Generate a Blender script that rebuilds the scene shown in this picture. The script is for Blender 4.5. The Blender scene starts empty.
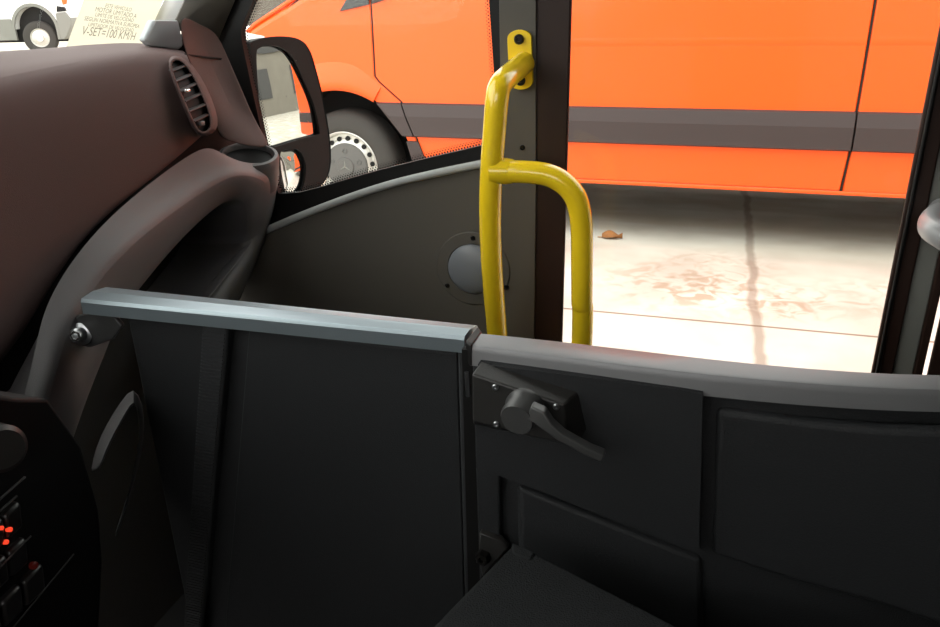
import bpy, bmesh, math, random
from mathutils import Vector as V, Matrix
from mathutils.geometry import tessellate_polygon
random.seed(4)
SC = bpy.context.scene
COL = SC.collection
PI = math.pi

# ------------------------------------------------------------------ camera
CX, CY, FPX = 470.0, 313.5, 771.0
PITCH, ROLL, YAW = (math.radians(a) for a in (22.3, -1.23, 17.84))
O = V((0, 0, 1.33))
FW = V((-math.sin(YAW)*math.cos(PITCH), math.cos(YAW)*math.cos(PITCH), -math.sin(PITCH)))
_rt = V((math.cos(YAW), math.sin(YAW), 0)); _up = _rt.cross(FW)
RT = math.cos(ROLL)*_rt + math.sin(ROLL)*_up
UP = -math.sin(ROLL)*_rt + math.cos(ROLL)*_up
cd = bpy.data.cameras.new('camera'); cam = bpy.data.objects.new('camera', cd); COL.objects.link(cam)
cd.sensor_width = 36; cd.lens = 36*FPX/940; cd.clip_start = .02; cd.clip_end = 300
M = Matrix((RT, UP, -FW)).transposed().to_4x4(); M.translation = O
cam.matrix_world = M
SC.camera = cam

def ray(px, py): return RT*((px-CX)/FPX) - UP*((py-CY)/FPX) + FW
def aX(px, py, X): d = ray(px, py); return O + d*((X-O.x)/d.x)
def aY(px, py, Y): d = ray(px, py); return O + d*((Y-O.y)/d.y)
def aZ(px, py, Z): d = ray(px, py); return O + d*((Z-O.z)/d.z)
def aP(px, py, p, n): d = ray(px, py); return O + d*(n.dot(p-O)/n.dot(d))

# ------------------------------------------------------------------ materials
def lin(c): 
    f = lambda v: v/12.92 if v <= .04045 else ((v+.055)/1.055)**2.4
    return tuple(f(x/255) for x in c)+(1,)
def mat(name, rgb, rough=.5, metal=0, coat=0, spec=.5, bump=0, bscale=200, var=0, vscale=8, emit=None, estr=1, linear=False):
    m = bpy.data.materials.new(name); m.use_nodes = True
    nt = m.node_tree; b = nt.nodes['Principled BSDF']
    c = tuple(rgb)+(1,) if linear else lin(rgb)
    b.inputs['Base Color'].default_value = c
    b.inputs['Roughness'].default_value = rough; b.inputs['Metallic'].default_value = metal
    b.inputs['Coat Weight'].default_value = coat; b.inputs['Coat Roughness'].default_value = .04
    b.inputs['Specular IOR Level'].default_value = spec
    tc = nt.nodes.new('ShaderNodeTexCoord')
    if bump:
        n = nt.nodes.new('ShaderNodeTexNoise'); n.inputs['Scale'].default_value = bscale; n.inputs['Detail'].default_value = 3
        nt.links.new(tc.outputs['Object'], n.inputs['Vector'])
        bp = nt.nodes.new('ShaderNodeBump'); bp.inputs['Strength'].default_value = bump; bp.inputs['Distance'].default_value = .002
        nt.links.new(n.outputs['Fac'], bp.inputs['Height']); nt.links.new(bp.outputs['Normal'], b.inputs['Normal'])
    if var:
        n = nt.nodes.new('ShaderNodeTexNoise'); n.inputs['Scale'].default_value = vscale; n.inputs['Detail'].default_value = 4
        nt.links.new(tc.outputs['Object'], n.inputs['Vector'])
        mx = nt.nodes.new('ShaderNodeMix'); mx.data_type = 'RGBA'
        mx.inputs[6].default_value = tuple(x*(1-var) for x in c[:3])+(1,)
        mx.inputs[7].default_value = tuple(min(1, x*(1+var)) for x in c[:3])+(1,)
        nt.links.new(n.outputs['Fac'], mx.inputs[0]); nt.links.new(mx.outputs[2], b.inputs['Base Color'])
    if emit:
        b.inputs['Emission Color'].default_value = lin(emit); b.inputs['Emission Strength'].default_value = estr
    return m
def glass_mat(name, tint=(.95, .97, .96), refl=.06):
    m = bpy.data.materials.new(name); m.use_nodes = True; nt = m.node_tree; nt.nodes.clear()
    o = nt.nodes.new('ShaderNodeOutputMaterial'); mx = nt.nodes.new('ShaderNodeMixShader')
    t = nt.nodes.new('ShaderNodeBsdfTransparent'); g = nt.nodes.new('ShaderNodeBsdfGlossy')
    t.inputs[0].default_value = tint+(1,); g.inputs['Roughness'].default_value = .01
    lw = nt.nodes.new('ShaderNodeLayerWeight'); lw.inputs[0].default_value = .12
    mm = nt.nodes.new('ShaderNodeMath'); mm.operation = 'MULTIPLY_ADD'; mm.inputs[1].default_value = .5; mm.inputs[2].default_value = refl*.15
    nt.links.new(lw.outputs['Fresnel'], mm.inputs[0]); nt.links.new(mm.outputs[0], mx.inputs[0])
    nt.links.new(t.outputs[0], mx.inputs[1]); nt.links.new(g.outputs[0], mx.inputs[2]); nt.links.new(mx.outputs[0], o.inputs[0])
    return m

def paper_mat(name='cream_paper', a=(.8, .78, .68, 1), c=(.80, .785, .70, 1)):
    m = bpy.data.materials.new(name); m.use_nodes = True; nt = m.node_tree; nt.nodes.clear()
    o = nt.nodes.new('ShaderNodeOutputMaterial'); mx = nt.nodes.new('ShaderNodeMixShader'); mx.inputs[0].default_value = .72
    d = nt.nodes.new('ShaderNodeBsdfDiffuse'); t = nt.nodes.new('ShaderNodeBsdfTranslucent')
    d.inputs[0].default_value = a; t.inputs[0].default_value = c
    nt.links.new(d.outputs[0], mx.inputs[1]); nt.links.new(t.outputs[0], mx.inputs[2]); nt.links.new(mx.outputs[0], o.inputs[0])
    return m
MT = dict(
 dash=mat('dash_plastic', (98, 81, 79), .68, spec=.22, bump=.25, bscale=900),
 trim=mat('grey_plastic', (94, 92, 93), .5, spec=.4, bump=.2, bscale=900),
 pocket=mat('pocket_plastic', (29, 27, 27), .7, bump=.2, bscale=700),
 black=mat('black_plastic', (14, 13, 13), .6, spec=.2),
 vent=mat('vent_plastic', (40, 38, 38), .4),
 lining=mat('grey_wall_lining', (90, 86, 80), .65, spec=.3, bump=.12, bscale=600),
 pillar=mat('pillar_grey', (166, 168, 168), .6, spec=.3, bump=.1, bscale=600),
 brown=mat('dark_door_frame', (44, 28, 22), .5, spec=.3),
 seal=mat('black_window_seal', (14, 12, 12), .55, spec=.3),
 rail=mat('satin_metal_rail', (138, 149, 155), .36, metal=.7, spec=.5, bump=.06, bscale=900),
 rail2=mat('satin_grey_rail', (124, 124, 126), .45, metal=.25, spec=.5, bump=.08, bscale=700),
 vinyl=mat('black_textured_vinyl', (31, 32, 34), .6, spec=.35, bump=.4, bscale=650),
 rib=mat('black_ribbed_vinyl', (41, 42, 44), .6, spec=.35, bump=.4, bscale=650),
 carpet=mat('charcoal_carpet', (37, 38, 39), .9, spec=.1, bump=1.0, bscale=600, var=.25, vscale=400),
 latch=mat('black_latch_plastic', (38, 37, 36), .42, spec=.5, bump=.1, bscale=600),
 lever=mat('dark_grey_lever', (58, 58, 58), .38, spec=.5),
 steel=mat('steel', (170, 172, 175), .28, metal=1),
 chrome=mat('chrome', (230, 230, 230), .12, metal=1),
 darksteel=mat('dark_bolt', (40, 38, 36), .35, metal=.8),
 yellow=mat('yellow_paint', (255, 216, 36), .22, coat=.8, spec=.5, bump=.05, bscale=60),
 dome=mat('speaker_plastic', (118, 122, 128), .4, spec=.5),
 greytube=mat('grey_tube_paint', (150, 150, 152), .38, coat=.15),
 orange=mat('orange_car_paint', (1.0, .108, .010), .35, coat=.14, spec=.4, linear=True, var=.02, vscale=1),
 strip=mat('grey_rub_strip', (63, 52, 51), .55, spec=.4, bump=.2, bscale=400),
 under=mat('black_underbody', (16, 15, 15), .8),
 tyre=mat('tyre_rubber', (58, 55, 52), .8, bump=.3, bscale=120),
 rim=mat('silver_rim', (200, 198, 192), .35, metal=.6),
 cap=mat('grey_hub_cap', (88, 86, 84), .5),
 carglass=mat('dark_car_glass', (40, 38, 36), .15, coat=.3),
 white=mat('white_paint', (236, 236, 234), .3, coat=.4),
 cladding=mat('grey_cladding', (120, 120, 114), .6),
 paper=paper_mat(),
 ink=paper_mat('ink', (.14, .13, .11, 1), (.32, .31, .27, 1)),
 mirror=mat('mirror_glass', (225, 228, 228), .015, metal=1),
 mirrorbody=mat('mirror_housing', (20, 19, 19), .6, spec=.2, bump=.15, bscale=500),
 lamp=mat('headlamp', (240, 238, 234), .1, coat=1),
 leaf=mat('dry_leaf', (150, 98, 52), .7, var=.3, vscale=60),
 roofl=mat('roof_lining', (120, 120, 118), .8),
 busskin=mat('bus_white_paint', (215, 214, 210), .3, coat=.4),
 floorm=mat('bus_floor', (38, 38, 40), .7, bump=.3, bscale=300),
 bwall=mat('building_render', (122, 115, 104), .8, var=.12, vscale=1.5),
 bdark=mat('building_dark', (70, 68, 66), .7),
 red=mat('red_switch_light', (60, 8, 4), .5, emit=(255, 70, 40), estr=1.0),
 reddim=mat('dim_red_switch_light', (40, 8, 4), .5, emit=(150, 30, 20), estr=.06),
 switch=mat('switch_plastic', (30, 28, 28), .35),
 foot=mat('light_grey_plastic', (196, 202, 205), .55),
 glass=glass_mat('window_glass'),
 bulb=mat('trim_light', (250, 240, 220), .4),
)

# ------------------------------------------------------------------ mesh helpers
class MB:
    def __init__(s): s.v = []; s.f = []
    def add(s, vs, fs):
        k = len(s.v); s.v += [V(p) for p in vs]; s.f += [tuple(i+k for i in f) for f in fs]
    def prism(s, loops, ext):
        if isinstance(loops[0][0], (int, float)) or isinstance(loops[0], V): loops = [loops]
        flat = [V(p) for l in loops for p in l]; n = len(flat)
        tr = tessellate_polygon([[V(p) for p in l] for l in loops])
        e = V(ext)
        vs = flat + [p+e for p in flat]; fs = []
        for t in tr: fs.append(tuple(t)); fs.append(tuple(i+n for i in reversed(t)))
        k = 0
        for l in loops:
            m = len(l)
            for i in range(m): j = (i+1) % m; fs.append((k+i, k+j, k+j+n, k+i+n))
            k += m
        s.add(vs, fs)
    def box(s, a, b):
        x0, y0, z0 = a; x1, y1, z1 = b
        s.add([(x0,y0,z0),(x1,y0,z0),(x1,y1,z0),(x0,y1,z0),(x0,y0,z1),(x1,y0,z1),(x1,y1,z1),(x0,y1,z1)],
              [(0,3,2,1),(4,5,6,7),(0,1,5,4),(1,2,6,5),(2,3,7,6),(3,0,4,7)])
    def tube(s, pts, r, seg=20, cap=True):
        pts = [V(p) for p in pts]; n = len(pts); rs = r if isinstance(r, (list, tuple)) else [r]*n
        tan = [(pts[min(i+1, n-1)]-pts[max(i-1, 0)]).normalized() for i in range(n)]
        a = tan[0].orthogonal().normalized(); vs = []
        for i in range(n):
            a = (a - tan[i]*a.dot(tan[i])).normalized(); b = tan[i].cross(a)
            vs += [pts[i] + (a*math.cos(2*PI*k/seg) + b*math.sin(2*PI*k/seg))*rs[i] for k in range(seg)]
        fs = [(i*seg+k, i*seg+(k+1) % seg, (i+1)*seg+(k+1) % seg, (i+1)*seg+k) for i in range(n-1) for k in range(seg)]
        if cap: fs += [tuple(reversed(range(seg))), tuple((n-1)*seg+k for k in range(seg))]
        s.add(vs, fs)
    def lathe(s, c, ax, prof, seg=40, a=None):
        """prof: list of (radius, height along axis)"""
        c = V(c); ax = V(ax).normalized(); a = (V(a) if a else ax.orthogonal()).normalized(); b = ax.cross(a); vs = []; fs = []
        for r, h in prof: vs += [c+ax*h+(a*math.cos(2*PI*k/seg)+b*math.sin(2*PI*k/seg))*r for k in range(seg)]
        for i in range(len(prof)-1):
            for k in range(seg): fs.append((i*seg+k, i*seg+(k+1) % seg, (i+1)*seg+(k+1) % seg, (i+1)*seg+k))
        if prof[0][0] > 1e-6: fs.append(tuple(reversed(range(seg))))
        if prof[-1][0] > 1e-6: fs.append(tuple((len(prof)-1)*seg+k for k in range(seg)))
        s.add(vs, fs)
    def loft(s, rows, closed=False, cap=False):
        n = len(rows[0]); vs = [p for r in rows for p in r]; fs = []
        for i in range(len(rows)-1):
            for k in range(n if closed else n-1):
                j = (k+1) % n; fs.append((i*n+k, i*n+j, (i+1)*n+j, (i+1)*n+k))
        if cap: fs += [tuple(reversed(range(n))), tuple((len(rows)-1)*n+k for k in range(n))]
        s.add(vs, fs)
    def build(s, name, m, parent=None, bevel=0, bseg=2, subsurf=0, solid=0, smooth=True, flip=False, origin=None):
        me = bpy.data.meshes.new(name); me.from_pydata([tuple(p) for p in s.v], [], s.f); me.validate()
        bm = bmesh.new(); bm.from_mesh(me)
        bmesh.ops.remove_doubles(bm, verts=bm.verts, dist=1e-6)
        bmesh.ops.recalc_face_normals(bm, faces=bm.faces)
        if flip: bmesh.ops.reverse_faces(bm, faces=bm.faces)
        bm.to_mesh(me); bm.free()
        ob = bpy.data.objects.new(name, me); COL.objects.link(ob); me.materials.append(m)
        if smooth:
            for p in me.polygons: p.use_smooth = True
            me.set_sharp_from_angle(angle=math.radians(38))
        if parent:
            r = parent
            while r.parent: r = r.parent
            me.transform(Matrix.Translation(-r.location)); ob.parent = parent
        else:
            xs = [v.co for v in me.vertices]
            c = V(origin) if origin else V((sum(p.x for p in xs)/len(xs), sum(p.y for p in xs)/len(xs), min(p.z for p in xs)))
            me.transform(Matrix.Translation(-c)); ob.location = c
        if solid:
            d = ob.modifiers.new('solidify', 'SOLIDIFY'); d.thickness = solid; d.offset = -1
        if bevel:
            d = ob.modifiers.new('bevel', 'BEVEL'); d.width = bevel; d.segments = bseg; d.limit_method = 'ANGLE'; d.angle_limit = math.radians(40)
        if subsurf:
            d = ob.modifiers.new('subdivision', 'SUBSURF'); d.levels = subsurf; d.render_levels = subsurf
        return ob

def smooth_path(pts, n=8):
    pts = [V(p) for p in pts]; out = []
    P = [pts[0]*2-pts[1]] + pts + [pts[-1]*2-pts[-2]]
    for i in range(1, len(P)-2):
        p0, p1, p2, p3 = P[i-1:i+3]
        for k in range(n):
            t = k/n
            out.append(.5*((2*p1)+(p2-p0)*t+(2*p0-5*p1+4*p2-p3)*t*t+(3*p1-p0-3*p2+p3)*t**3))
    out.append(pts[-1]); return out
def tag(o, label, cat, group=None, kind=None):
    if label: o['label'] = label
    if cat: o['category'] = cat
    if group: o['group'] = group
    if kind: o['kind'] = kind
    return o
def struct(o, label=None, cat=None):
    o['kind'] = 'structure'
    if label: o['label'] = label
    if cat: o['category'] = cat
    return o
def thing(name, loc, label, cat, group=None):
    o = bpy.data.objects.new(name, None); COL.objects.link(o); o.location = loc; o.empty_display_size = .05
    return tag(o, label, cat, group)
def copy_tree(o, parent=None, coll=COL):
    c = o.copy(); coll.objects.link(c); c.parent = parent
    for ch in o.children: copy_tree(ch, c)
    return c
def screw(c, ax, r, h, name, m, parent, hexa=False):
    b = MB(); b.lathe(c, ax, [(r, -.002), (r, h*.6), (r*.75, h), (r*.45, h), (r*.4, h*.5), (0, h*.5)], seg=6 if hexa else 18)
    return b.build(name, m, parent)

# ================================================================== OUTSIDE
# ---- ground
def ground_mat():
    m = bpy.data.materials.new('concrete_yard'); m.use_nodes = True; nt = m.node_tree; b = nt.nodes['Principled BSDF']
    N = lambda t: nt.nodes.new(t); Lk = nt.links.new
    geo = N('ShaderNodeNewGeometry'); sep = N('ShaderNodeSeparateXYZ'); Lk(geo.outputs['Position'], sep.inputs[0])
    def noise(scale, detail=4, dist=0):
        n = N('ShaderNodeTexNoise'); n.inputs['Scale'].default_value = scale; n.inputs['Detail'].default_value = detail
        n.inputs['Distortion'].default_value = dist; Lk(geo.outputs['Position'], n.inputs['Vector']); return n.outputs['Fac']
    def math_(op, a, b_=None, c=None):
        n = N('ShaderNodeMath'); n.operation = op
        for i, x in enumerate((a, b_, c)):
            if x is None: continue
            if isinstance(x, (int, float)): n.inputs[i].default_value = x
            else: Lk(x, n.inputs[i])
        return n.outputs[0]
    def mapr(x, a, b_, c=0., d=1.):
        n = N('ShaderNodeMapRange'); Lk(x, n.inputs[0])
        for i, q in enumerate((a, b_, c, d)): n.inputs[i+1].default_value = q
        return n.outputs[0]
    def mix(f, a, b_):
        n = N('ShaderNodeMix'); n.data_type = 'RGBA'
        Lk(f, n.inputs[0])
        for i, x in ((6, a), (7, b_)):
            if isinstance(x, tuple): n.inputs[i].default_value = x
            else: Lk(x, n.inputs[i])
        return n.outputs[2]
    base = mix(mapr(noise(2.2, 6), .35, .65), (.52, .49, .43, 1), (.66, .63, .56, 1))
    # rust coloured stains around fixed spots
    stain = None
    for (px, py, r, s) in [(700, 288, .42, 1.0), (672, 278, .35, .7), (775, 300, .3, 1.0), (860, 300, .3, .5), (715, 265, .3, .6), (640, 275, .25, .4), (880, 290, .2, .5)]:
        p = aZ(px, py, 0)
        dx = math_('MULTIPLY', math_('SUBTRACT', sep.outputs[0], p.x), .8); dy = math_('SUBTRACT', sep.outputs[1], p.y)
        d = math_('SQRT', math_('ADD', math_('MULTIPLY', dx, dx), math_('MULTIPLY', dy, dy)))
        q = math_('MULTIPLY', mapr(d, r*1.1, 0.), s)
        stain = q if stain is None else math_('MAXIMUM', stain, q)
    sm = math_('MULTIPLY', stain, mapr(noise(9, 6, 1.2), .44, .62)); 
    base = mix(math_('MINIMUM', math_('MULTIPLY', sm, .9), .6), base, (.30, .19, .10, 1))
    # long brown streaks, stronger towards the van and under it
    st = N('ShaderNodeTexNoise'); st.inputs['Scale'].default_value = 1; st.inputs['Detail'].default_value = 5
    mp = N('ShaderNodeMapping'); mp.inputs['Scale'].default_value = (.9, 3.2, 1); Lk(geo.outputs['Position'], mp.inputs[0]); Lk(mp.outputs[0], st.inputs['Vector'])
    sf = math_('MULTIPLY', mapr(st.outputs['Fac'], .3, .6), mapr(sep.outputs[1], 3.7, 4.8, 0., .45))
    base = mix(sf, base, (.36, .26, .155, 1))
    # saw-cut joint along X, crack across
    jy = aZ(734, 324, 0).y
    yb = math_('SUBTRACT', math_('MULTIPLY_ADD', sep.outputs[0], -.01, sep.outputs[1]), jy)
    j = mapr(math_('ABSOLUTE', yb), .006, .012, 1., 0.)
    base = mix(math_('MULTIPLY', j, .8), base, (.17, .11, .07, 1))
    a, c = aZ(745, 191, 0), aZ(761, 360, 0); sl = (c.x-a.x)/(c.y-a.y)
    xb = math_('SUBTRACT', math_('SUBTRACT', sep.outputs[0], math_('MULTIPLY', math_('SUBTRACT', sep.outputs[1], c.y), sl)), c.x)
    xb = math_('ADD', xb, math_('MULTIPLY', math_('SUBTRACT', noise(2.2, 4), .5), .1))
    k = mapr(math_('ABSOLUTE', xb), .012, .03, 1., 0.)
    base = mix(math_('MULTIPLY', k, .6), base, (.20, .14, .10, 1))
    # fine crack
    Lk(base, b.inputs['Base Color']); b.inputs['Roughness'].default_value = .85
    b.inputs['Specular IOR Level'].default_value = .2
    return m
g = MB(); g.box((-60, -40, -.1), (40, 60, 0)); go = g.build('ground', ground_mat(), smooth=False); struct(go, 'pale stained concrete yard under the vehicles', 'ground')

# ---- orange van
VY = 4.4
wc = aY(343, 168, VY); WX, WZ = wc.x, .346
def van(loc_y=VY):
    t = thing('van', (WX, VY, 0), 'orange panel van with grey rubbing strip parked alongside the bus doorway', 'van')
    zt = 2.45
    def pl(pts, name, m, ext=.02, y=VY, bevel=.008, parent=t, holes=()):
        b = MB(); b.prism([[(x, y, z) for x, z in pts]]+[[(x, y, z) for x, z in h] for h in holes], (0, ext, 0)); return b.build(name, m, parent, bevel=bevel)
    # core
    b = MB()
    prof = [(-2.85, .3), (-2.85, 1.05), (-2.2, 1.30), (-1.45, 2.2), (-1.2, 2.4), (4.6, 2.42), (4.6, .3)]
    arch = [(WX+.5*math.cos(a), WZ+.5*math.sin(a)) for a in [PI*k/16 for k in range(16, -1, -1)]]
    core = [(-2.85, .32)] + prof[1:6] + [(4.6, .32)]
    b.prism([(x, VY+.0215, z) for x, z in [(-2.85, .335), (-2.88, 1.12), (-2.6, 1.25), (-2.2, 1.5), (-1.45, 2.2), (-1.2, 2.4), (4.55, 2.4), (4.55, .335)]+list(reversed(arch))], (0, 1.86, 0)); b.build('inner_body', MT['under'], t)
    # wheel arch lines / door gap lines
    R = .485
    def arc(r, a0, a1, n): return [(WX+r*math.cos(math.radians(a0+(a1-a0)*k/n)), WZ+r*math.sin(math.radians(a0+(a1-a0)*k/n))) for k in range(n+1)]
    gapL = [(-1.976, 1.50), (-1.974, 1.327), (-1.979, .905), (-1.955, .875), (-1.819, .762), (-1.728, .54), (-1.685, .345)]
    g_ = .009
    hq = lambda px, py: (aY(px, py, VY).x, aY(px, py, VY).z)
    hood = [(-2.93, .62), (-2.93, 1.02), (-2.90, 1.12), hq(240, 29), hq(250, 21), hq(266, 10.5), hq(284, 0), hq(310, -18), hq(345, -44), (-1.976, 1.62)]
    # fender: hood edge, along window edge, down the door gap, round the arch
    fender = [(-2.93, .36)] + hood[:2] + [(x, z-.075) for x, z in hood[2:-1]] + hood[-1:] + [(-1.974-g_/2, 1.327)] + [(x-g_/2, z) for x, z in gapL[2:]] 
    fender += [(WX+.48, .345)] + arc(R, 0, 180, 28)[1:-1] + [(WX-.47, .345)]
    pl(fender, 'fender', MT['orange'])
    # raised lip round the arch
    lip = MB()
    rows = []
    for k in range(31):
        a = math.radians(-2+184*k/30); c, s_ = math.cos(a), math.sin(a)
        rows.append([V((WX+r*c, y, WZ+r*s_)) for r, y in ((R-.012, VY+.03), (R-.012, VY-.028), (R+.02, VY-.04), (R+.08, VY-.032), (R+.15, VY-.006), (R+.17, VY+.01))])
    lip_o = lip
    for k, r in enumerate(rows):
        a = -2+184*k/30
        if a < 80:
            f = max(0, (a-54)/26)
            for i_, q_ in enumerate(r):
                d_ = V((q_.x-WX, 0, q_.z-WZ)); rad = d_.length; d_.normalize()
                nr = R-.012+(rad-R+.012)*(.55+.45*f); r[i_] = V((WX+d_.x*nr, VY+(q_.y-VY)*(.35+.65*f) if q_.y < VY else q_.y, WZ+d_.z*nr))
    keep = [r for k, r in enumerate(rows) if 57 <= -2+184*k/30 <= 178]
    lip_o.loft(keep); lip_o.build('wheel_arch_flare', MT['orange'], t, subsurf=1)
    # inner liner
    li = MB(); li.loft([[V((WX+.5*math.cos(a), y, WZ+.5*math.sin(a))) for y in (VY+.02, VY+.5)] for a in [PI*k/20 for k in range(-2, 23)]]); li.build('wheel_arch_liner', MT['under'], t, solid=.01)
    wb = MB(); wb.box((WX-.62, VY+.42, .3), (WX+.75, VY+1.45, 1.1)); wb.build('wheel_well', MT['under'], t)
    # shoulder of the bonnet above the fender
    sh = MB(); sh.loft([[V((x, VY+.001, z-.095)), V((x, VY+.004, z-.073)), V((x+.004, VY+.022, z-.045)), V((x+.01, VY+.06, z-.014)), V((x+.02, VY+.12, z+.004)), V((x+.02, VY+.3, z+.01))] for x, z in hood[2:-1]]); sh.build('bonnet_shoulder', MT['orange'], t, subsurf=1)
    # doors and side panels, cut by the strip
    def panel(name, left, x1):
        pts = left + [(x1, .345)] + [(x1, 1.335)]
        return pl(pts, name, MT['orange'])
    dl = [(x+g_/2, z) for x, z in gapL[1:]]
    dl[0] = (-1.974+g_/2, 1.36)
    x_door = -.875
    door = pl(dl + [(x_door, .345), (x_door+.01, 1.345), (-1.80, 1.36)], 'front_door', MT['orange'])
    cr = MB(); cr.prism([(x_door-.25, VY-.012, 1.12), (x_door-.06, VY-.012, 1.12), (x_door-.06, VY-.012, 1.16), (x_door-.25, VY-.012, 1.16)], (0, .03, 0)); cr.build('door_handle', MT['black'], door, bevel=.008)
    xs0, xs1 = .690, 3.1
    sgap = [(hq(840.8, 191)[0], .345), hq(850.2, 151.6), hq(856.3, 114), hq(864, 70), (hq(875, 4)[0], 1.29), (hq(876, 0)[0], 1.345)]
    seam = lambda z: next(a[0]+(c[0]-a[0])*(z-a[1])/(c[1]-a[1]) for a, c in zip(sgap, sgap[1:]) if z <= c[1])
    sp = pl([(x_door+g_, .345)] + [(x-g_/2, z) for x, z in sgap] + [(x_door+g_+.01, 1.345)], 'side_panel', MT['orange'])
    rp = pl([(x+g_/2, z) for x, z in sgap] + [(4.6, 1.345), (4.6, .345)], 'rear_side_panel', MT['orange'])
    # pressed crease lines
    for par, (x0, x1) in ((sp, (-.86, seam(1.09)-.012)), (rp, (seam(1.09)+.012, 4.5))):
        c = MB(); c.loft([[V((x, VY+.001, 1.12)), V((x, VY-.0035, 1.085)), V((x, VY-.0005, 1.075)), V((x, VY+.001, 1.06))] for x in (x0, x1)]); c.build('crease', MT['orange'], par)
    for nm, par, gl in (('door_gap', door, gapL), ('panel_gap', sp, sgap)):
        gm = MB()
        for (xa_, za_), (xc_, zc_) in zip(gl, gl[1:]):
            gm.prism([(xa_-.0036, VY-.0012, za_), (xa_+.0036, VY-.0012, za_), (xc_+.0036, VY-.0012, zc_), (xc_-.0036, VY-.0012, zc_)], (0, .02, 0))
        gm.build(nm, MT['under'], par)
    # upper body above belt
    up = [(-1.80, 1.348), (4.6, 1.348), (4.6, 2.4), (-1.1, 2.42), (-1.3, 2.3), (-1.974, 1.64), (-1.967, 1.362), (-1.80, 1.362)]
    win = [(-1.76, 1.37), (-1.0, 1.39), (-1.0, 1.98), (-1.33, 1.98)]
    upb = pl(up, 'upper_body', MT['orange'], holes=[win])
    pl(win, 'side_window', MT['carglass'], ext=.02, y=VY+.02, bevel=0)
    pl([(-2.176, 1.268), (-1.983, 1.302), (-1.985, 1.50), (-2.12, 1.34)], 'quarter_glass', MT['carglass'], ext=.03, y=VY-.012, bevel=.004)
    pl([(-1.967, 1.304), (-1.845, 1.336), (-1.88, 1.42), (-1.95, 1.46)], 'mirror_base', MT['strip'], ext=.03, y=VY-.012, bevel=.004)
    # hood, front face, roof
    b = MB(); b.loft([[V((x, y, z)) for y in (VY+.022, VY+.25, VY+1.75, VY+1.9)] for x, z in ((-2.93, .66), (-2.95, 1.02), (-2.90, 1.125), (-2.78, 1.21), (-2.54, 1.33), (-2.15, 1.52), (-1.35, 2.32), (-1.1, 2.43), (4.6, 2.43))])
    b.build('roof_and_bonnet', MT['orange'], t, solid=.02)
    b = MB(); b.box((-3.0, VY+.0, .33), (-2.9, VY+1.95, .68)); b.build('front_bumper', MT['strip'], t, bevel=.04, bseg=4)
    # headlamp wrapping the front corner
    h0 = MB(); h0.prism([aY(x, y, VY-.012) for x, y in ((232, 26), (246, 33), (262, 36), (272, 42), (262, 50), (236, 60))], (0, .2, 0)); h0.build('headlamp', MT['lamp'], t, bevel=.012, bseg=3)
    b = MB(); b.prism([(x, VY+1.9, z) for x, z in core], (0, .06, 0)); b.build('far_side', MT['orange'], t)
    # rub strip: faceted section, in pieces between the gaps
    lev = [(0, .757, .004), (.05, .747, -.018), (.36, .679, -.034), (.94, .565, -.034), (1, .553, .004)]
    def strip(name, xl, xr, par):
        b = MB(); b.loft([[V((x, VY+y, z)) for x, (u, z, y) in zip(xs_, lev)] for xs_ in (xl, xr)], cap=True); return b.build(name, MT['strip'], par, smooth=False)
    fen = [o for o in t.children if o.name.startswith('fender')][0]
    ax_ = lambda z: WX+math.sqrt(R*R-(z-WZ)**2)
    gx = lambda z, o: -1.819+(-1.728+1.819)*(.762-z)/(.762-.54)+o
    strip('rub_strip', [ax_(z)-.004 for _, z, _ in lev], [gx(z, -.0045) for _, z, _ in lev], fen)
    strip('rub_strip', [gx(z, .0045) for _, z, _ in lev], [x_door]*5, door)
    strip('rub_strip', [x_door+g_]*5, [seam(z)-.005 for _, z, _ in lev], sp)
    strip('rub_strip', [seam(z)+.005 for _, z, _ in lev], [4.55]*5, rp)
    # sill lip, mudguard behind the wheel
    b = MB(); b.box((-1.68, VY-.012, .325), (4.55, VY+.0, .347)); b.build('sill', MT['orange'], t, bevel=.006)
    pl([(WX+.445, .53), (WX+.52, .53), (WX+.60, .33), (WX+.50, .33)], 'mudguard', MT['strip'], y=VY-.015, ext=.05, bevel=.004)
    # wheels
    def wheel(cx, cy, dirn, full=False):
        c = V((cx, cy, WZ)); ax = V((0, dirn, 0))
        w = MB(); w.lathe(c, ax, [(.214, -.2), (.214, .0), (.225, .012), (.25, .018), (.30, .012), (.325, .0), (.342, -.025), (.346, -.06), (.346, -.17), (.33, -.2), (.2, -.2)], seg=72)
        w.build('tyre', MT['tyre'], t)
        w = MB(); w.lathe(c, ax, [(.219, -.03), (.221, .012), (.216, .016), (.205, .008), (.198, -.035), (.19, -.04), (.15, -.012), (.135, -.008), (0, -.008)], seg=72)
        ri = w.build('rim', MT['rim'], t)
        w = MB(); w.lathe(c, ax, [(.146, -.012), (.146, 0), (.14, .006), (.06, .012), (.055, .02), (0, .021)], seg=60)
        hc = w.build('hub_cap', MT['cap'], t)
        if not full: return
        for k in range(18):
            a = 2*PI*k/18+.1; p = c+V((.172*math.cos(a), 0, .172*math.sin(a)))+ax*(-.025)
            nn = (ax*.9 + V((math.cos(a), 0, math.sin(a)))*.42).normalized()
            w = MB(); w.lathe(p, nn, [(.0155, -.003), (.0155, .0065), (0, .0065)], seg=14); w.build('rim_hole', MT['under'], ri)
        for k in range(5):
            a = 2*PI*k/5+PI/2; p = c+V((.098*math.cos(a), 0, .098*math.sin(a)))+ax*.009
            w = MB(); w.lathe(p, ax, [(.017, -.004), (.017, .003), (.012, .004), (.011, -.002), (0, -.002)], seg=14); w.build('lug_cover', MT['cap'], hc)
        vs = [c+ax*.028]
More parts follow.
